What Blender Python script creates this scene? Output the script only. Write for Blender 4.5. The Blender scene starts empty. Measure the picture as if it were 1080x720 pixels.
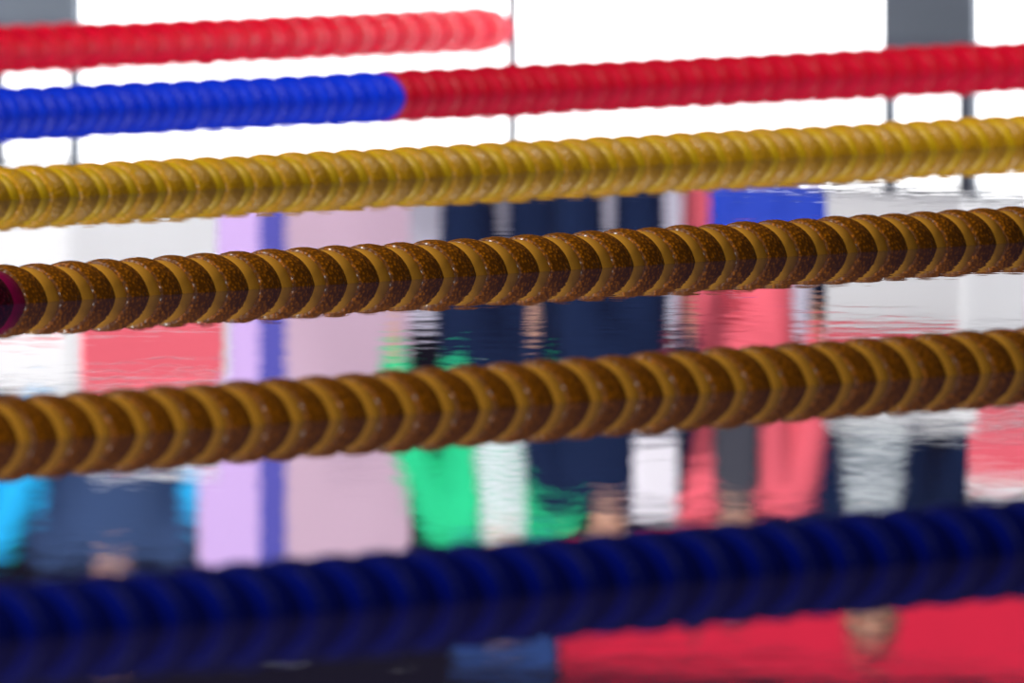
import bpy, bmesh, math, random
from mathutils import Vector, Matrix
random.seed(7)
C = bpy.context.scene.collection
R = math.radians
SC = bpy.context.scene

# ------------------------------------------------------------------ the place
F_PX = 19565.0                 # focal length in pixels of a 1080 px wide frame
CAM_H = 1.267                  # camera above the water
A = R(55.0)                    # lane direction against the camera's own x axis
U = Vector((math.cos(A), math.sin(A), 0))      # along the lanes, towards the end wall
W = Vector((math.sin(A), -math.cos(A), 0))     # along the end wall, towards the photographer's side
P0 = Vector((-0.02, 42.80, 0))                 # where the sixth lane rope meets the end wall
DECK = 0.35
ROT_U = A                      # local +x = U
def uv(u, w, z=0.0): return P0 + U*u + W*w + Vector((0, 0, z))

# ------------------------------------------------------------------ materials
def mat(name, col, rough=0.5, metal=0.0, spec=0.5, bump=None, vary=0.0, vscale=6.0, sss=0.0, emit=0.0, coat=0.0):
    m = bpy.data.materials.new(name); m.use_nodes = True
    nt = m.node_tree; N = nt.nodes; L = nt.links
    b = N['Principled BSDF']
    b.inputs['Base Color'].default_value = (*col, 1)
    b.inputs['Roughness'].default_value = rough
    b.inputs['Metallic'].default_value = metal
    b.inputs['Specular IOR Level'].default_value = spec
    if coat: b.inputs['Coat Weight'].default_value = coat; b.inputs['Coat Roughness'].default_value = 0.08
    if sss:
        b.inputs['Subsurface Weight'].default_value = sss
        b.inputs['Subsurface Radius'].default_value = (0.02, 0.01, 0.004)
    if emit:
        b.inputs['Emission Color'].default_value = (*col, 1)
        b.inputs['Emission Strength'].default_value = emit
    tc = N.new('ShaderNodeTexCoord')
    if vary:
        n = N.new('ShaderNodeTexNoise'); n.inputs['Scale'].default_value = vscale
        n.inputs['Detail'].default_value = 4
        L.new(tc.outputs['Object'], n.inputs['Vector'])
        mx = N.new('ShaderNodeMix'); mx.data_type = 'RGBA'
        mx.inputs[6].default_value = (*[c*(1-vary) for c in col], 1)
        mx.inputs[7].default_value = (*[min(1, c*(1+vary)) for c in col], 1)
        L.new(n.outputs['Fac'], mx.inputs[0]); L.new(mx.outputs[2], b.inputs['Base Color'])
    if bump:
        kind, scale, dist = bump
        if kind == 'noise':
            t = N.new('ShaderNodeTexNoise'); t.inputs['Scale'].default_value = scale; out = t.outputs['Fac']
        else:
            t = N.new('ShaderNodeTexVoronoi'); t.inputs['Scale'].default_value = scale; out = t.outputs['Distance']
        L.new(tc.outputs['Object'], t.inputs['Vector'])
        bp = N.new('ShaderNodeBump'); bp.inputs['Strength'].default_value = 1.0
        bp.inputs['Distance'].default_value = dist
        L.new(out, bp.inputs['Height']); L.new(bp.outputs['Normal'], b.inputs['Normal'])
    return m

def float_mat(name, dark, light, rough=0.34, scale=150, dist=0.0016, coat=0.08, spec=0.3):
    """cast plastic with a pebbled, translucent-looking grain"""
    m = bpy.data.materials.new(name); m.use_nodes = True
    nt = m.node_tree; N = nt.nodes; L = nt.links; b = N['Principled BSDF']
    b.inputs['Roughness'].default_value = rough
    b.inputs['Specular IOR Level'].default_value = spec
    b.inputs['Coat Weight'].default_value = coat; b.inputs['Coat Roughness'].default_value = 0.1
    tc = N.new('ShaderNodeTexCoord'); v = N.new('ShaderNodeTexVoronoi'); v.inputs['Scale'].default_value = scale
    L.new(tc.outputs['Object'], v.inputs['Vector'])
    r = N.new('ShaderNodeValToRGB'); r.color_ramp.elements[0].color = (*light, 1); r.color_ramp.elements[1].color = (*dark, 1)
    r.color_ramp.elements[0].position = 0.12; r.color_ramp.elements[1].position = 0.5
    L.new(v.outputs['Distance'], r.inputs['Fac']); L.new(r.outputs['Color'], b.inputs['Base Color'])
    bp = N.new('ShaderNodeBump'); bp.invert = True; bp.inputs['Distance'].default_value = dist
    L.new(v.outputs['Distance'], bp.inputs['Height']); L.new(bp.outputs['Normal'], b.inputs['Normal'])
    return m

def stripes(name, c1, c2, scale, thr, axis='Z', rough=0.8):
    """plain cloth with thin bands across it (object space)"""
    m = bpy.data.materials.new(name); m.use_nodes = True
    nt = m.node_tree; N = nt.nodes; L = nt.links; b = N['Principled BSDF']
    b.inputs['Roughness'].default_value = rough
    tc = N.new('ShaderNodeTexCoord'); w = N.new('ShaderNodeTexWave')
    w.bands_direction = axis; w.inputs['Scale'].default_value = scale
    L.new(tc.outputs['Object'], w.inputs['Vector'])
    r = N.new('ShaderNodeValToRGB'); r.color_ramp.interpolation = 'CONSTANT'
    r.color_ramp.elements[0].color = (*c2, 1); r.color_ramp.elements[1].color = (*c1, 1)
    r.color_ramp.elements[1].position = thr
    L.new(w.outputs['Fac'], r.inputs['Fac']); L.new(r.outputs['Color'], b.inputs['Base Color'])
    return m

def water_mat():
    m = bpy.data.materials.new('pool_water'); m.use_nodes = True
    nt = m.node_tree; N = nt.nodes; L = nt.links
    for n in list(N): N.remove(n)
    out = N.new('ShaderNodeOutputMaterial'); mix = N.new('ShaderNodeMixShader')
    dif = N.new('ShaderNodeBsdfDiffuse'); dif.inputs['Color'].default_value = (0.026, 0.020, 0.060, 1)
    gl = N.new('ShaderNodeBsdfGlossy'); gl.inputs['Roughness'].default_value = 0.0
    gl.inputs['Color'].default_value = (1, 1, 1, 1)
    fr = N.new('ShaderNodeFresnel'); fr.inputs['IOR'].default_value = 1.33
    tc = N.new('ShaderNodeTexCoord')
    def noise(scale, detail, sx, sy):
        mp = N.new('ShaderNodeMapping'); mp.inputs['Scale'].default_value = (sx, sy, 1)
        L.new(tc.outputs['Object'], mp.inputs['Vector'])
        n = N.new('ShaderNodeTexNoise'); n.inputs['Scale'].default_value = scale
        n.inputs['Detail'].default_value = detail
        L.new(mp.outputs['Vector'], n.inputs['Vector']); return n.outputs['Fac']
    def math_(op, a, b):
        k = N.new('ShaderNodeMath'); k.operation = op
        for i, v in enumerate((a, b)):
            if isinstance(v, float): k.inputs[i].default_value = v
            else: L.new(v, k.inputs[i])
        return k.outputs[0]
    fine = noise(7.5, 2.0, 1, 1.0)       # capillary ripples
    swell = noise(0.8, 1.0, 1, 1)        # slow undulation
    patch = noise(0.8, 1.0, 1, 1)       # ripples come in patches
    ramp = N.new('ShaderNodeMapRange'); ramp.inputs[1].default_value = 0.42; ramp.inputs[2].default_value = 0.62
    ramp.inputs[3].default_value = 0.75; ramp.inputs[4].default_value = 1.0
    L.new(patch, ramp.inputs[0])
    h = math_('ADD', math_('MULTIPLY', fine, ramp.outputs[0]), math_('MULTIPLY', swell, 0.35))
    bp = N.new('ShaderNodeBump'); bp.inputs['Strength'].default_value = 1.0
    bp.inputs['Distance'].default_value = RIPPLE
    L.new(h, bp.inputs['Height'])
    L.new(bp.outputs['Normal'], gl.inputs['Normal'])
    L.new(fr.outputs[0], mix.inputs[0]); L.new(dif.outputs[0], mix.inputs[1]); L.new(gl.outputs[0], mix.inputs[2])
    L.new(mix.outputs[0], out.inputs['Surface'])
    return m
RIPPLE = 0.00030

# ------------------------------------------------------------------ helpers
def link(name, me, m=None, parent=None, smooth=True):
    o = bpy.data.objects.new(name, me); C.objects.link(o)
    if m is not None:
        for k in (m if isinstance(m, (list, tuple)) else [m]): me.materials.append(k)
    if parent is not None: o.parent = parent
    if smooth and hasattr(me, 'polygons'):
        for p in me.polygons: p.use_smooth = True
    return o
def obj(name, bm, m=None, parent=None, smooth=False):
    me = bpy.data.meshes.new(name); bm.normal_update(); bm.to_mesh(me); bm.free()
    return link(name, me, m, parent, smooth)
def tag(o, label, cat, group=None, kind=None):
    o['label'] = label; o['category'] = cat
    if group: o['group'] = group
    if kind: o['kind'] = kind
    return o
def thing(name, label, cat, loc=(0, 0, 0), rz=0.0, group=None):
    o = bpy.data.objects.new(name, None); C.objects.link(o)
    o.empty_display_size = 0.1
    o.location = loc; o.rotation_euler = (0, 0, rz)
    return tag(o, label, cat, group)
def struct(o): o['kind'] = 'structure'; return o

def box(bm, c, s, bev=0.0, rot=None):
    r = bmesh.ops.create_cube(bm, size=1.0)
    vs = r['verts']
    bmesh.ops.scale(bm, vec=s, verts=vs)
    if bev:
        es = list({e for v in vs for e in v.link_edges})
        rr = bmesh.ops.bevel(bm, geom=es, offset=bev, segments=2, affect='EDGES', profile=0.5)
        vs = list({v for f in rr['faces'] for v in f.verts} | {v for v in vs if v.is_valid})
    if rot is not None: bmesh.ops.rotate(bm, cent=(0, 0, 0), matrix=rot, verts=vs)
    bmesh.ops.translate(bm, vec=c, verts=vs)
    return vs
def nb(): return bmesh.new()
def box_bm(c, s, bev=0.0, rot=None):
    bm = nb(); box(bm, c, s, bev, rot); return bm

def ring_loft(bm, rings, cap=True):
    """rings: lists of points, all of one length"""
    vr = [[bm.verts.new(p) for p in r] for r in rings]
    n = len(vr[0])
    for a, b in zip(vr, vr[1:]):
        for i in range(n):
            bm.faces.new((a[i], a[(i+1) % n], b[(i+1) % n], b[i]))
    if cap:
        bm.faces.new(list(reversed(vr[0]))); bm.faces.new(vr[-1])
def lathe_x(bm, prof, seg=32, cap=True):
    """profile (x, r) turned about the x axis"""
    ring_loft(bm, [[(x, r*math.cos(2*math.pi*k/seg), r*math.sin(2*math.pi*k/seg)) for k in range(seg)] for x, r in prof], cap)
def lathe_z(bm, prof, seg=24, c=(0, 0, 0)):
    ring_loft(bm, [[(c[0]+r*math.cos(2*math.pi*k/seg), c[1]+r*math.sin(2*math.pi*k/seg), c[2]+z) for k in range(seg)] for z, r in prof])
def ellipse_loft(bm, rows, seg=28):
    """rows (z, cx, cy, rx, ry)"""
    ring_loft(bm, [[(cx+rx*math.cos(2*math.pi*k/seg), cy+ry*math.sin(2*math.pi*k/seg), z) for k in range(seg)] for z, cx, cy, rx, ry in rows])
def capsule(bm, p, q, r0, r1, seg=14):
    """tapered round-ended limb segment"""
    p = Vector(p); q = Vector(q); d = q-p; L = max(d.length, 1e-6); d /= L
    t = Vector((0, 0, 1)) if abs(d.z) < 0.9 else Vector((1, 0, 0))
    a = d.cross(t).normalized(); b = d.cross(a)
    rows = []
    for k in range(1, 5):
        th = math.pi/2*(1-k/4); rows.append((-r0*math.sin(th), r0*math.cos(th)))
    for k in range(0, 4):
        th = math.pi/2*k/4; rows.append((L+r1*math.sin(th), r1*math.cos(th)))
    ring_loft(bm, [[p+d*x+(a*math.cos(2*math.pi*k/seg)+b*math.sin(2*math.pi*k/seg))*r for k in range(seg)] for x, r in rows])
def chain(bm, pts, seg=14):
    for (p, r), (q, s) in zip(pts, pts[1:]): capsule(bm, p, q, r, s, seg)
def ellipsoid(bm, c, r, u=24, v=16, fn=None):
    res = bmesh.ops.create_uvsphere(bm, u_segments=u, v_segments=v, radius=1.0)
    for w in res['verts']:
        co = w.co.copy()
        if fn: co = fn(co)
        w.co = Vector((c[0]+co.x*r[0], c[1]+co.y*r[1], c[2]+co.z*r[2]))
    return res['verts']

def fuse(bm, voxel, smooth=2):
    """one continuous skin over overlapping closed shapes"""
    me = bpy.data.meshes.new('tmp'); bm.to_mesh(me); bm.free()
    o = bpy.data.objects.new('tmp', me); C.objects.link(o)
    md = o.modifiers.new('r', 'REMESH'); md.mode = 'VOXEL'; md.voxel_size = voxel
    sm = o.modifiers.new('s', 'SMOOTH'); sm.iterations = smooth; sm.factor = 0.5
    dg = bpy.context.evaluated_depsgraph_get()
    out = bpy.data.meshes.new_from_object(o.evaluated_get(dg))
    bpy.data.objects.remove(o); bpy.data.meshes.remove(me)
    b2 = nb(); b2.from_mesh(out); bpy.data.meshes.remove(out)
    return b2

# ------------------------------------------------------------------ palette
M = {
 'amber':   float_mat('dim_yellow_float_plastic', (0.20, 0.062, 0.0), (0.62, 0.19, 0.0), rough=0.42, spec=0.22, coat=0.04),  # yellow plastic darkened to amber: dim backlit look put into the colour
 'amber_c': mat('dim_yellow_smooth_plastic', (0.82, 0.37, 0.035), 0.42, spec=0.2),
 'gold':    float_mat('lit_yellow_float_plastic', (0.66, 0.32, 0.0), (0.90, 0.50, 0.0)),  # same yellow plastic, lighter: stronger light put into the colour
 'gold_c':  mat('lit_yellow_smooth_plastic', (0.90, 0.55, 0.004), 0.40, spec=0.25),
 'red':     float_mat('red_float_plastic', (0.42, 0.0, 0.010), (0.55, 0.0, 0.02), coat=0.0, spec=0.15),
 'red_c':   mat('red_smooth_plastic', (0.52, 0.0, 0.02), 0.45, spec=0.15),
 'maroon':  float_mat('maroon_float_plastic', (0.05, 0.0, 0.006), (0.22, 0.012, 0.03)),
 'maroon_c':mat('maroon_smooth_plastic', (0.30, 0.0, 0.06), 0.38),
 'blue':    float_mat('blue_float_plastic', (0.0, 0.022, 0.58), (0.0, 0.04, 0.70), coat=0.0, spec=0.15),
 'blue_c':  mat('blue_smooth_plastic', (0.0, 0.035, 0.70), 0.45, spec=0.15),
 'navyf':   float_mat('dim_blue_float_plastic', (0.0, 0.002, 0.07), (0.0, 0.004, 0.12), rough=0.5, coat=0.0, spec=0.12),  # blue plastic darkened: dim light near the camera put into the colour
 'navyf_c': mat('dim_blue_smooth_plastic', (0.0, 0.006, 0.21), 0.5, spec=0.12),
 'steel':   mat('stainless_steel', (0.55, 0.57, 0.6), 0.25, metal=1.0),
 'postgrey':mat('blue_grey_coated_metal', (0.125, 0.15, 0.185), 0.5, vary=0.1),
 'tile':    mat('pale_pool_tile', (0.62, 0.68, 0.74), 0.35, vary=0.06, vscale=3),
 'decktile':mat('deck_tile', (0.34, 0.35, 0.40), 0.6, vary=0.12, vscale=4),
 'dado':    mat('pale_lavender_wall_paint', (0.50, 0.48, 0.60), 0.7, vary=0.05),
 'darkwall':mat('dark_shaded_hall_wall', (0.0035, 0.003, 0.005), 0.85, vary=0.15, spec=0.1),  # near black: shade high on the wall put into the colour
 'white':   mat('white_coated_panel', (0.90, 0.92, 0.95), 0.45),
 'blockred':mat('red_coated_panel', (0.88, 0.14, 0.19), 0.5),
 'screen':  mat('lit_white_screen', (1.0, 1.0, 1.0), 0.6, emit=3.0),
 'black':   mat('black_plastic', (0.012, 0.012, 0.015), 0.5),
 'bred':    mat('red_banner_cloth', (0.62, 0.0, 0.03), 0.8, vary=0.06),
 'bblue':   mat('deep_blue_banner_cloth', (0.012, 0.06, 0.25), 0.8, vary=0.06),
 'bpink':   mat('pale_pink_print', (0.42, 0.285, 0.385), 0.7, vary=0.03),
 'blav':    mat('lilac_print', (0.46, 0.31, 0.62), 0.7),
 'bind':    mat('indigo_print', (0.040, 0.038, 0.30), 0.7),
 'bmark':   mat('grey_print', (0.25, 0.17, 0.25), 0.7),
 'crate':   mat('bright_blue_plastic', (0.002, 0.030, 0.36), 0.5, vary=0.06, spec=0.15),
 'skin':    mat('skin', (0.50, 0.27, 0.18), 0.5, sss=0.1),
 'skin2':   mat('tanned_skin', (0.38, 0.19, 0.12), 0.5, sss=0.1),
 'lip':     mat('lips', (0.30, 0.09, 0.08), 0.45),
 'eye':     mat('eye', (0.02, 0.015, 0.012), 0.2),
 'hair':    mat('dark_hair', (0.015, 0.010, 0.008), 0.6, bump=('noise', 160, 0.003)),
 'hairb':   mat('brown_hair', (0.07, 0.035, 0.018), 0.6, bump=('noise', 160, 0.003)),
 'slate':   mat('slate_cloth', (0.030, 0.060, 0.150), 0.9, vary=0.1, spec=0.2),
 'cyan':    mat('cyan_cloth', (0.0, 0.36, 0.75), 0.8),
 'turq':    mat('turquoise_cloth', (0.0, 0.42, 0.85), 0.8, vary=0.1),
 'limegreen': mat('green_cloth', (0.0, 0.55, 0.18), 0.8),
 'green':   mat('mint_green_cloth', (0.012, 0.46, 0.20), 0.8, vary=0.08, spec=0.2),
 'navy':    mat('navy_cloth', (0.002, 0.009, 0.036), 0.9, vary=0.15, spec=0.15),
 'darkgrey':mat('charcoal_cloth', (0.03, 0.032, 0.045), 0.9, vary=0.15),
 'coral':   mat('coral_cloth', (0.70, 0.11, 0.15), 0.85, vary=0.08, spec=0.2),
 'whitec':  mat('white_cloth', (0.78, 0.76, 0.84), 0.9, vary=0.05),
 'redc':    mat('red_cloth', (0.78, 0.005, 0.04), 0.85, vary=0.06),
 'bluecap': mat('blue_cap_cloth', (0.01, 0.12, 0.70), 0.7),
 'shoe':    mat('white_shoe', (0.6, 0.6, 0.62), 0.6),
 'tee':     stripes('white_tee_navy_bands', (0.42, 0.47, 0.50), (0.02, 0.035, 0.07), 2.6, 0.30),
 'hoop':    stripes('white_shirt_green_bands', (0.72, 0.72, 0.80), (0.10, 0.42, 0.30), 4.5, 0.22),
}

# ------------------------------------------------------------------ setting
def quad_uv(u0, u1, w0, w1, z):
    bm = nb()
    bm.faces.new([bm.verts.new(uv(u, w, z)) for u, w in ((u0, w0), (u0, w1), (u1, w1), (u1, w0))])
    bm.normal_update()
    if bm.faces[:][0].normal.z < 0: bmesh.ops.reverse_faces(bm, faces=bm.faces[:])
    return bm
def slab(name, m, u0, u1, w0, w1, z0, z1):
    bm = box_bm(((u0+u1)/2, (w0+w1)/2, (z0+z1)/2), (u1-u0, w1-w0, z1-z0))
    # local x = U, local y = -W rotated frame: map explicitly
    for v in bm.verts: v.co = uv(v.co.x, v.co.y, v.co.z)
    bmesh.ops.recalc_face_normals(bm, faces=bm.faces[:])
    return struct(obj(name, bm, m))
POOL_L, W0, W1 = 50.0, -5.0, 20.0
water = struct(obj('water', quad_uv(-POOL_L, 0, W0, W1, 0.0), water_mat()))
water['label'] = 'still dark mirror-like pool water'
slab('floor_pool', M['tile'], -POOL_L, 0, W0, W1, -2.2, -2.0)
slab('wall_pool_end', M['tile'], 0.0, 0.35, W0-0.35, W1+0.35, -2.0, DECK-0.02)
slab('wall_pool_side', M['tile'], -POOL_L, 0.0, W0-0.35, W0, -2.0, DECK-0.02)
slab('wall_pool_near', M['tile'], -POOL_L, 0.0, W1, W1+0.35, -2.0, DECK-0.02)
slab('floor_deck_end', M['decktile'], 0.02, 11.0, -25, 32, DECK-0.02, DECK)
slab('floor_deck_side', M['decktile'], -POOL_L, 0.02, -25, W0-0.02, DECK-0.02, DECK)
slab('floor_deck_near', M['decktile'], -POOL_L, 0.02, W1+0.02, 32, DECK-0.02, DECK)
slab('wall_back', M['darkwall'], 11.0, 11.3, -25, 32, DECK-0.02, 8.0)
slab('trim_dado', M['dado'], 10.96, 11.0, -25, 32, DECK, 1.30)

# ------------------------------------------------------------------ lane ropes
PERIOD = 0.0882
def barrel_bm():
    L = 0.055; bm = nb(); prof = [(0.0, 0.030)]
    for k in range(13):
        t = k/12; x = L*t
        r = 0.0655 + 0.0068*math.sin(math.pi*min(1, 0.10+t*0.88))**0.8 
        prof.append((x, r))
    prof.append((L, 0.030))
    lathe_x(bm, prof, 40)
    return bm
def collar_bm():
    bm = nb()
    lathe_x(bm, [(0.052, 0.040), (0.052, 0.0640), (0.0535, 0.0655), (0.068, 0.0662), (0.0862, 0.0655), (0.0878, 0.0640), (0.0878, 0.040)], 40)
    return bm
def bm_mesh(name, bm, m):
    me = bpy.data.meshes.new(name); bm.normal_update(); bm.to_mesh(me); bm.free(); me.materials.append(m)
    for p in me.polygons: p.use_smooth = True
    return me
FM = {}
for key in ('amber', 'gold', 'red', 'maroon', 'blue', 'navyf'):
    FM[key] = (bm_mesh('float', barrel_bm(), M[key]), bm_mesh('collar', collar_bm(), M[key+'_c']))

def lane_rope(n, label, s0, s1, colour, zc=-0.0155, ends=False, dY=0.0):
    """s = distance along the lane direction from the rope's crossing of the camera's axis"""
    org = Vector((0, 20.97+4.359*n+dY, zc))
    t = thing('lane_rope', label, 'lane rope', org+U*s0, ROT_U, 'floating lane ropes across the pool')
    ln = s1-s0
    bm = nb(); lathe_x(bm, [(-0.02, 0.006), (ln+(0.060 if ends else 0.02), 0.006)], 10)
    obj('cable', bm, M['steel'], t, True)
    cnt = int(round(ln/PERIOD)); rnd = random.Random(n+3)
    for k in range(cnt):
        s = s0+k*PERIOD
        key = colour(s)
        f = bpy.data.objects.new('float', FM[key][0]); C.objects.link(f); f.parent = t
        f.location = (k*PERIOD, rnd.uniform(-1, 1)*0.0006, rnd.uniform(-1, 1)*0.0008)
        f.rotation_euler = (rnd.uniform(0, 6.28), rnd.uniform(-1, 1)*0.012, rnd.uniform(-1, 1)*0.012)
        c = bpy.data.objects.new('collar', FM[key][1]); C.objects.link(c); c.parent = f
    if ends:
        bm = nb(); lathe_x(bm, [(ln+0.002, 0.012), (ln+0.012, 0.016), (ln+0.052, 0.016), (ln+0.060, 0.008)], 14)
        obj('tensioner', bm, M['steel'], t, True)
    return t
def s_at(px, n):          # where a rope crosses the sight line of one image column
    d = 20.97+4.359*n; k = (px-540)/F_PX
    return k*d/(math.cos(A)-k*math.sin(A))
S = lambda n, pad=2.4: (s_at(0, n)-pad, s_at(1080, n)+pad)
lane_rope(0, 'blue lane rope nearest the camera, coloured dark for dim light, blurred', *S(0), lambda s: 'navyf', zc=-0.012, dY=0.13)
lane_rope(1, 'blurred yellow lane rope, coloured amber for dim light, between the nearest blue rope and the sharp rope', *S(1), lambda s: 'amber', dY=0.10)
s2 = S(2); e2 = s_at(-2, 2)
first = s2[0]+PERIOD*math.floor((e2-s2[0])/PERIOD)
lane_rope(2, 'sharply focused yellow lane rope, coloured amber brown for dim light, with a maroon float at its left', *s2, lambda s: 'maroon' if s < first-0.001 else 'amber')
lane_rope(3, 'yellow lane rope, coloured brighter for stronger light, between the sharp rope and the blue-and-red rope', *S(3), lambda s: 'gold', dY=-0.10)
s4 = s_at(386, 4)
lane_rope(4, 'lane rope whose floats change from bright blue to red', s_at(0, 4)-1.6, 3.48, lambda s: 'blue' if s < s4 else 'red', ends=True)
t5 = s_at(518, 5)
lane_rope(5, 'all-red lane rope farthest away, ending at the pool end wall', t5-PERIOD*34, t5, lambda s: 'red', ends=True)

# ------------------------------------------------------------------ end wall: lit boards and starting blocks
LANE = 2.5
BW = 1.245
def light_board(w, label):
    t = thing('light_board', label, 'light board', uv(-0.012, w, -0.06), ROT_U, 'lit white boards on the pool end wall')
    # local x = U (into the wall), local y = -W
    H = 0.41
    obj('screen', box_bm((0.0, 0, H/2), (0.016, BW-0.022, H-0.02), 0.002), M['screen'], t)
    bm = nb()
    for sy in (-1, 1): box(bm, (0.0, sy*(BW/2-0.0055), H/2), (0.022, 0.011, H), 0.002)
    box(bm, (0.0, 0, H-0.006), (0.022, BW-0.03, 0.012), 0.002); box(bm, (0.0, 0, 0.006), (0.022, BW-0.03, 0.012), 0.002)
    obj('frame', bm, M['postgrey'], t)
    return t
BOFF = 0.04
for k, lab in ((-2, 'lit white board left of the grey feet of the left starting block'), (-1, 'lit white board left of the red rope end, right of the left block'),
               (0, 'lit white board between the red rope end and the right starting block'), (1, 'lit white board at the far right beyond the right starting block')):
    light_board(BOFF+(k+0.5)*1.25, lab)

def starting_block(w, label):
    t = thing('starting_block', label, 'starting block', uv(0.0, w, DECK), ROT_U, 'starting blocks at the pool end')
    # local x = U into the deck, y = -W, z up from the deck
    obj('mounting_plate', box_bm((-0.045, 0, -DECK+0.01), (0.024, 0.245, 0.21), 0.004), M['postgrey'], t)
    for sy in (-1, 1):
        obj('post', box_bm((-0.045, sy*0.110, -0.105), (0.024, 0.024, 0.25), 0.004), M['postgrey'], t)
    obj('pedestal', box_bm((0.20, 0.06, 0.16), (0.61, 0.38, 0.32), 0.012), M['white'], t)
    obj('bracket', box_bm((-0.03, 0, 0.028), (0.054, 0.25, 0.016), 0.003), M['white'], t)
    obj('brace', box_bm((0.22, 0.06, 0.006), (0.62, 0.42, 0.012), 0.003), M['steel'], t)
    rot = Matrix.Rotation(R(4), 3, 'Y')
    pl = obj('platform', box_bm((0.22, 0.06, 0.42), (0.66, 0.40, 0.22), 0.02, None), M['white'], t)
    for sy in (-1, 1):
        obj('side_panel', box_bm((0.22, 0.06+sy*0.202, 0.435), (0.56, 0.008, 0.165), 0.003), M['blockred'], pl)
    obj('front_panel', box_bm((-0.113, 0.06, 0.345), (0.008, 0.36, 0.06), 0.003), M['blockred'], pl)
    obj('foot_pad', box_bm((0.22, 0.06, 0.536), (0.62, 0.37, 0.014), 0.004), M['postgrey'], pl)
    k = nb(); box(k, (0.49, 0.06, 0.60), (0.05, 0.36, 0.16), 0.01, None)
    obj('back_plate', k, M['blockred'], pl)
    obj('top_edge', box_bm((0.49, 0.06, 0.70), (0.055, 0.37, 0.05), 0.01), M['white'], pl)
    return t
def w_at(px):            # where the end wall line crosses one image column
    k = (px-540)/F_PX
    return (k*P0.y-P0.x)/(W.x-k*W.y)
wr = w_at(993)
starting_block(wr, 'white starting block with grey feet at the right of the pool end wall')
starting_block(wr-LANE-0.02, 'white starting block with red side panel at the left of the pool end wall')

# ------------------------------------------------------------------ people on the end deck
def hand(bm, wrist, side, down=(0, 0, -1), sc=1.0):
    """palm, four unequal slightly curled fingers and a thumb from the palm's side"""
    w = Vector(wrist); d = Vector(down).normalized(); f = Vector((0, -1, 0)); f = (f-d*f.dot(d)).normalized()
    inn = d.cross(f)*1.0; inw = Vector((-side, 0, 0))
    palm = w+d*0.085*sc
    for o in (-0.026, -0.009, 0.009, 0.026):
        capsule(bm, w+d*0.015+f*o*0.6, palm+f*o, 0.014*sc, 0.0125*sc, 10)
    for o, ln in ((0.030, 0.070), (0.010, 0.080), (-0.010, 0.074), (-0.030, 0.058)):
        b = palm+f*o; m1 = b+(d+inw*0.18).normalized()*ln*0.45; m2 = m1+(d+inw*0.65).normalized()*ln*0.55
        chain(bm, [(b, 0.0095*sc), (m1, 0.009*sc), (m2, 0.0075*sc)], 8)
    b = w+d*0.035+f*0.030; m1 = b+(d*0.7+f*0.8+inw*0.3).normalized()*0.038; m2 = m1+(d+f*0.3+inw*0.3).normalized()*0.030
    chain(bm, [(b, 0.0125*sc), (m1, 0.011*sc), (m2, 0.009*sc)], 8)

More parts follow.
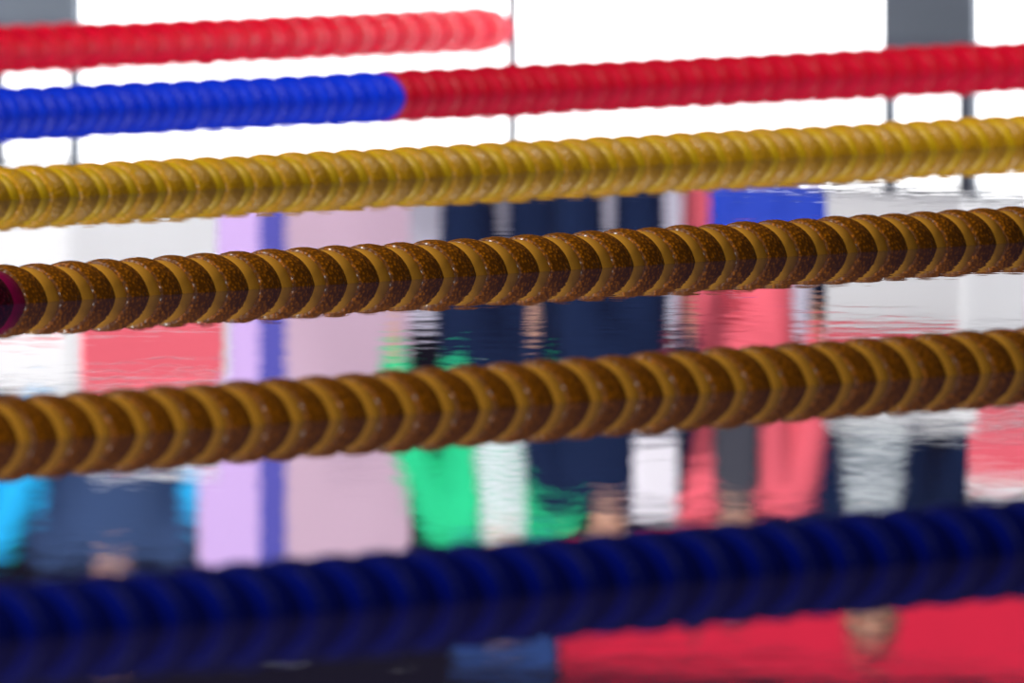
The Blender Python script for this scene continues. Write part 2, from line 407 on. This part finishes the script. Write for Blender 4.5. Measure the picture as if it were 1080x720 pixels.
ARMS = {   # elbow, wrist, hand direction for the right-hand side (+x); mirrored for the other
 'down':  ((0.245, 0.03, 1.14), (0.265, -0.03, 0.90), (0.05, -0.12, -1)),
 'wide':  ((0.285, 0.02, 1.15), (0.330, -0.05, 0.92), (0.1, -0.2, -1)),
 'front': ((0.250, 0.00, 1.15), (0.120, -0.20, 1.08), (-0.9, -0.25, -0.1)),
 'hip':   ((0.330, 0.04, 1.20), (0.190, -0.03, 1.03), (-0.35, -0.5, -0.9)),
}
def person(label, px, D, height, top, bottom, skin='skin', hair='hair', arms=('down', 'down'), tee=None, open_front=0.0,
           sleeves='long', cap=None, extra=None, turn=0.0, wide=1.0, collar=None, cuffs=None):
    X = (px-540)/F_PX*D
    t = thing('person', label, 'person', (X, D, DECK), turn, 'people standing on the pool end deck')
    k = height/1.75; t.scale = (k, k, k)
    sh = 0.185
    def arm_pts(s, pose, add=0.0, upto='wrist'):
        e, w, hd = ARMS[pose]
        m_ = lambda p: Vector((p[0]*s, p[1], p[2]))
        pts = [(Vector((s*(sh-0.02), 0.0, 1.425)), 0.056+add), (Vector((s*(sh+0.015), 0.01, 1.36)), 0.052+add),
               (m_(e), 0.040+add), (m_(e).lerp(m_(w), 0.35), 0.040+add), (m_(w), 0.027+add*0.8)]
        if upto == 'elbow':
            mid = pts[1][0].lerp(pts[2][0], 0.78); pts = pts[:2]+[(mid, 0.046+add)]
        return pts
    # ---- body
    bm = nb()
    ellipse_loft(bm, [(0.86, 0, 0.005, 0.150, 0.105), (0.95, 0, 0.005, 0.160, 0.110), (1.08, 0, 0.0, 0.138, 0.095), (1.22, 0, 0.0, 0.155, 0.105),
                      (1.34, 0, 0.0, 0.172, 0.108), (1.42, 0, 0.005, 0.160, 0.088), (1.465, 0, 0.01, 0.085, 0.062)])
    capsule(bm, (0, 0.012, 1.42), (0, 0.0, 1.55), 0.060, 0.054)
    def headfn(c):
        z = c.z
        if z < 0: c.x *= 1-0.30*(-z)**1.3; c.y *= 1-0.18*(-z)
        if c.y < 0: c.y *= 0.92
        return c
    ellipsoid(bm, (0, -0.010, 1.635), (0.077, 0.098, 0.118), fn=headfn)
    capsule(bm, (0, -0.095, 1.640), (0, -0.118, 1.606), 0.009, 0.015, 10)       # nose
    capsule(bm, (-0.018, -0.092, 1.575), (0.018, -0.092, 1.575), 0.011, 0.011, 10)
    capsule(bm, (-0.012, -0.078, 1.535), (0.012, -0.078, 1.535), 0.017, 0.017, 10)  # chin
    for s in (-1, 1):
        capsule(bm, (s*0.016, -0.094, 1.662), (s*0.046, -0.086, 1.664), 0.009, 0.008, 10)  # brow
        ellipsoid(bm, (s*0.080, 0.005, 1.625), (0.010, 0.020, 0.032), 12, 8)
        chain(bm, [((s*0.090, 0.0, 0.93), 0.088), ((s*0.098, -0.005, 0.72), 0.075), ((s*0.100, -0.01, 0.50), 0.053),
                   ((s*0.102, 0.012, 0.36), 0.055), ((s*0.105, 0.015, 0.10), 0.036)])
        chain(bm, [((s*0.105, 0.035, 0.045), 0.040), ((s*0.115, -0.09, 0.035), 0.036), ((s*0.12, -0.16, 0.028), 0.028)])
        pose = arms[0] if s < 0 else arms[1]
        chain(bm, arm_pts(s, pose))
        e, w, hd = ARMS[pose]
        hand(bm, (w[0]*s, w[1], w[2]), s, (hd[0]*s, hd[1], hd[2]))
    obj('body', fuse(bm, 0.0085, 2), M[skin], t, True)
    # ---- face
    for s in (-1, 1):
        bm = nb(); ellipsoid(bm, (s*0.032, -0.094, 1.640), (0.013, 0.009, 0.007), 12, 8); obj('eye', bm, M['eye'], t, True)
        bm = nb(); capsule(bm, (s*0.018, -0.103, 1.667), (s*0.050, -0.090, 1.669), 0.0045, 0.0035, 8); obj('eyebrow', bm, M[hair], t, True)
    bm = nb(); ellipsoid(bm, (0, -0.101, 1.577), (0.026, 0.008, 0.008), 14, 8); obj('mouth', bm, M['lip'], t, True)
    # ---- hair
    bm = nb(); ellipsoid(bm, (0, -0.002, 1.648), (0.086, 0.104, 0.116), 32, 22)
    bmesh.ops.delete(bm, geom=[v for v in bm.verts if (v.co.y < -0.035 and v.co.z < 1.705) or (v.co.y < 0.03 and v.co.z < 1.65) or v.co.z < 1.565], context='VERTS')
    ho = obj('hair', bm, M[hair], t, True)
    sd = ho.modifiers.new('thick', 'SOLIDIFY'); sd.thickness = 0.010
    # ---- trousers
    bm = nb()
    ellipse_loft(bm, [(0.84, 0, 0.005, 0.172, 0.125), (0.92, 0, 0.005, 0.182, 0.130), (1.02, 0, 0.0, 0.165, 0.118), (1.05, 0, 0.0, 0.160, 0.114)])
    for s in (-1, 1):
        chain(bm, [((s*0.090, 0.0, 0.92), 0.102), ((s*0.098, -0.005, 0.72), 0.092*wide), ((s*0.102, -0.008, 0.50), 0.073*wide),
                   ((s*0.104, 0.010, 0.34), 0.072*wide), ((s*0.106, 0.010, 0.14), 0.064*wide)])
    obj('trousers', fuse(bm, 0.011, 2), M[bottom], t, True)
    for s in (-1, 1):
        bm = nb()
        chain(bm, [((s*0.105, 0.040, 0.052), 0.048), ((s*0.115, -0.09, 0.045), 0.044), ((s*0.12, -0.165, 0.038), 0.036)])
        box(bm, (s*0.112, -0.06, 0.010), (0.088, 0.28, 0.020), 0.006)
        obj('shoe', fuse(bm, 0.009, 1), M['shoe'], t, True)
    # ---- upper clothes
    def torso(add, z0=0.93):
        return [(z0, 0, 0.0, 0.178+add, 0.128+add), (1.02, 0, 0.0, 0.172+add, 0.122+add), (1.12, 0, 0.0, 0.168+add, 0.118+add), (1.24, 0, 0.0, 0.178+add, 0.124+add),
                (1.34, 0, 0.0, 0.190+add, 0.124+add), (1.42, 0, 0.005, 0.178+add, 0.104+add), (1.468, 0, 0.01, 0.096+add, 0.076+add)]
    if tee:
        bm = nb(); ellipse_loft(bm, torso(-0.008, 0.96)); obj('shirt', fuse(bm, 0.010, 1), M[tee], t, True)
    bm = nb(); ellipse_loft(bm, torso(0.008 if tee else 0.0))
    for s in (-1, 1):
        chain(bm, arm_pts(s, arms[0] if s < 0 else arms[1], 0.017, 'wrist' if sleeves == 'long' else 'elbow'))
    g = fuse(bm, 0.011, 2)
    if open_front:
        bmesh.ops.delete(g, geom=[v for v in g.verts if v.co.y < -0.02 and abs(v.co.x) < open_front*(0.75+0.5*max(0, (1.35-v.co.z)/0.4)) ], context='VERTS')
    go = obj('jacket' if sleeves == 'long' else 'tee_shirt', g, M[top], t, True)
    if open_front:
        sd = go.modifiers.new('thick', 'SOLIDIFY'); sd.thickness = 0.008; sd.offset = 1
    if collar:
        bm = nb(); ellipse_loft(bm, [(1.452, 0, 0.010, 0.095, 0.082), (1.475, 0, 0.010, 0.086, 0.078), (1.500, 0, 0.010, 0.076, 0.074), (1.505, 0, 0.01, 0.066, 0.064)])
        for s in (-1, 1): capsule(bm, (s*0.07, 0.01, 1.468), (s*0.19, 0.01, 1.440), 0.034, 0.050)
        obj('collar_yoke', fuse(bm, 0.010, 1), M[collar], t, True)
    if cuffs:
        for s in (-1, 1):
            pts = arm_pts(s, arms[0] if s < 0 else arms[1], 0.022, 'elbow'); a, b = pts[1][0], pts[2][0]
            bm = nb(); capsule(bm, a.lerp(b, 0.35), a.lerp(b, 1.02), 0.072, 0.071); obj('sleeve_band', bm, M[cuffs], go, True)
    if cap:
        bm = nb(); ellipsoid(bm, (0, 0.0, 1.665), (0.093, 0.112, 0.108), 28, 18)
        bmesh.ops.delete(bm, geom=[v for v in bm.verts if v.co.z < 1.672], context='VERTS')
        co = obj('cap', bm, M[cap], t, True); sd = co.modifiers.new('thick', 'SOLIDIFY'); sd.thickness = 0.006
        bm = nb(); ellipse_loft(bm, [(1.676, 0, -0.115, 0.072, 0.070), (1.684, 0, -0.113, 0.070, 0.068)])
        obj('visor', bm, M[cap], co, True)
    if extra: extra(t)
    return t

def towel_on_shoulder(t):
    bm = nb()
    for y0, zt in ((-0.155, 1.20), (0.150, 1.22)):
        box(bm, (0.13, y0, (zt+1.47)/2), (0.15, 0.022, 1.47-zt), 0.008)
    capsule(bm, (0.13, -0.15, 1.462), (0.13, 0.145, 1.462), 0.030, 0.030); capsule(bm, (0.08, -0.15, 1.462), (0.08, 0.145, 1.472), 0.028, 0.028)
    capsule(bm, (0.18, -0.15, 1.450), (0.18, 0.145, 1.450), 0.030, 0.030)
    obj('towel', fuse(bm, 0.010, 2), M['whitec'], t, True)
def sling_pack(t):
    bm = nb(); box(bm, (0, -0.165, 1.24), (0.15, 0.08, 0.36), 0.03)
    obj('chest_pack', fuse(bm, 0.010, 2), M['darkgrey'], t, True)

person('person in turquoise jacket with green collar yoke at the left edge', -66, 53.4, 1.74, 'turq', 'limegreen', arms=('down', 'wide'), collar='limegreen')
person('person in slate blue tee shirt with cyan sleeve bands behind the left starting block', 118, 53.7, 1.82, 'slate', 'darkgrey', sleeves='short', cuffs='cyan', arms=('down', 'wide'), hair='hair')
person('person in mint green jacket open over a white banded shirt', 530, 51.7, 1.60, 'green', 'navy', tee='hoop', open_front=0.085, arms=('wide', 'down'), hair='hairb', wide=1.2)
person('short person in navy jacket with blue cap and white towel on one shoulder', 642, 51.0, 1.46, 'navy', 'navy', cap='bluecap', extra=towel_on_shoulder, arms=('down', 'down'), turn=R(10), wide=1.15)
person('person in coral tracksuit open over a charcoal top with chest pack', 776, 51.5, 1.50, 'coral', 'coral', tee='darkgrey', open_front=0.06, extra=sling_pack, arms=('down', 'down'), hair='hairb')
person('person in navy jacket open over white shirt with dark bands', 920, 52.3, 1.68, 'navy', 'navy', tee='tee', open_front=0.095, arms=('wide', 'wide'), skin='skin2', hair='hair')
person('person in white jacket and red trousers at the right edge behind the starting block', 1112, 53.5, 1.62, 'whitec', 'redc', arms=('wide', 'down'))

# ------------------------------------------------------------------ things on the deck and back wall
def at(px, D): return Vector(((px-540)/F_PX*D, D, DECK))
t = thing('roll_up_banner', 'pale pink and lilac roll-up banner with indigo stripe between two people', 'banner', at(322, 52.4))
def panel(name, x0, x1, z0, z1, m, par, y=0.0, th=0.004): return obj(name, box_bm(((x0+x1)/2, y, (z0+z1)/2), (x1-x0, th, z1-z0)), m, par)
sc_ = 52.4/F_PX
bx = lambda px: (px-322)*sc_
fab = panel('sheet', bx(208), bx(432), 0.085, 1.58, M['bpink'], t)  # sheet ends low; the dark wall above stands for shade
panel('lilac_stripe', bx(210), bx(273), 0.09, 1.575, M['blav'], fab, -0.003, 0.002)
panel('indigo_stripe', bx(273), bx(301), 0.09, 1.575, M['bind'], fab, -0.003, 0.002)
bm = nb()
for z, a, b in ((1.20, 345, 392), (1.17, 352, 408), (1.115, 362, 410), (1.14, 340, 380)):
    box(bm, ((bx(a)+bx(b))/2, -0.003, z), (bx(b)-bx(a), 0.002, 0.008))
obj('print_lines', bm, M['bmark'], fab)
bm = nb(); box(bm, (0, 0, 0.045), (0.64, 0.09, 0.08), 0.02)
for s in (-1, 1): box(bm, (s*0.2, 0, 0.006), (0.04, 0.28, 0.012), 0.003)
obj('base', bm, M['steel'], t)
bm = nb(); capsule(bm, (0, 0.02, 0.06), (0, 0.02, 1.58), 0.008, 0.008, 8); obj('pole', bm, M['steel'], t, True)
obj('top_rail', box_bm((0, 0.0, 1.585), (0.61, 0.018, 0.024), 0.004), M['steel'], t)

t = thing('storage_crate', 'bright blue plastic crate on the deck in front of the coral tracksuit', 'crate', at(820, 50.6))
obj('body', box_bm((0, 0, 0.24), (0.37, 0.32, 0.48), 0.02), M['crate'], t)
bm = nb()
for s in (-1, 1):
    for k in range(3): box(bm, (s*0.12*(k-1) if s > 0 else 0.12*(k-1), s*0.162, 0.22), (0.018, 0.012, 0.36), 0.004)
obj('ribs', bm, M['crate'], t)
lid = obj('lid', box_bm((0, 0, 0.50), (0.395, 0.345, 0.045), 0.012), M['crate'], t)
for s in (-1, 1): obj('latch', box_bm((s*0.09, -0.176, 0.475), (0.04, 0.012, 0.06), 0.004), M['coral'], lid)

# back wall banners (flat cloths on battens)
def wall_banner(name, label, px0, px1, z0, z1, m, marks=None):
    u = 10.93
    def w_col(px):
        k = (px-540)/F_PX; b = P0+U*u
        return (k*b.y-b.x)/(W.x-k*W.y)
    wa, wb = w_col(px0), w_col(px1)
    t = thing(name, label, 'banner', uv(u, (wa+wb)/2, 0), ROT_U, None)
    L = wb-wa
    c = obj('cloth', box_bm((0, 0, (z0+z1)/2), (0.012, L, z1-z0), 0.003), m, t)
    obj('batten', box_bm((0.02, 0, z1+0.005), (0.04, L+0.04, 0.03), 0.004), M['black'], t)
    if marks:
        bm = nb()
        for px, z, sx, sz in marks:
            ww = w_col(px)-(wa+wb)/2
            vs = ellipsoid(bm, (-0.007, -ww, z), (0.004, sx, sz), 14, 8)
        obj('printed_marks', bm, M['black'], c, True)
    return t
wall_banner('wall_banner', 'wide red banner with small black marks on the back wall', 592, 1150, 1.97, 2.31, M['bred'],  # banner tops cut low; dark wall above stands for fading light
            [(772, 2.12, 0.055, 0.020), (733, 2.14, 0.025, 0.045)])
wall_banner('wall_banner', 'deep blue banner left of the red one on the back wall', 478, 586, 1.97, 2.31, M['bblue'])

# ------------------------------------------------------------------ light
w = bpy.data.worlds.new('World'); SC.world = w; w.use_nodes = True
bg = w.node_tree.nodes['Background']; bg.inputs[0].default_value = (0.55, 0.62, 0.9, 1); bg.inputs[1].default_value = 0.035
def area(name, loc, size, power, target, col=(1, 0.97, 0.95), spread=180):
    l = bpy.data.lights.new(name, 'AREA'); l.shape = 'RECTANGLE'; l.size, l.size_y = size; l.energy = power; l.color = col; l.spread = R(spread)
    o = bpy.data.objects.new(name, l); C.objects.link(o); o.location = loc
    d = Vector(target)-Vector(loc); o.rotation_euler = d.to_track_quat('-Z', 'Y').to_euler()
    return o
area('hall_or_fill_lamp', uv(-13.0, 4.0, 7.0), (2.5, 1.0), 330, uv(8.5, -6, 1.4), spread=40)
area('hall_or_fill_lamp', uv(-2.0, 7.0, 7.0), (2.5, 1.0), 950, uv(5, -4, 0.8))
area('hall_or_fill_lamp', uv(1.0, -9.0, 7.0), (2.5, 1.0), 500, uv(6, -4, 0.8))
area('hall_or_fill_lamp', uv(-14.0, 3.0, 7.5), (0.5, 0.5), 620, uv(-8, 4, 0.0))
area('hall_or_fill_lamp', uv(-22.0, 14.0, 6.0), (1.2, 0.6), 390, uv(-12, 8, 0.0))  # unseen fill, added to brighten the near ropes from the front

# ------------------------------------------------------------------ camera
cd = bpy.data.cameras.new('camera'); cam = bpy.data.objects.new('camera', cd); C.objects.link(cam)
cd.sensor_width = 36.0; cd.lens = F_PX/1080*36.0; cd.clip_end = 300; cd.clip_start = 0.5
pitch = math.atan(910/F_PX)
cam.location = (0, 0, CAM_H); cam.rotation_euler = (R(90)-pitch, 0, 0)
cd.dof.use_dof = True; cd.dof.focus_distance = 29.65
cd.dof.aperture_fstop = (cd.lens/1000)/0.068
SC.camera = cam
SC.view_settings.view_transform = 'Standard'; SC.view_settings.look = 'None'
SC.view_settings.gamma = 1; SC.view_settings.use_curve_mapping = False; SC.view_settings.exposure = 0.0
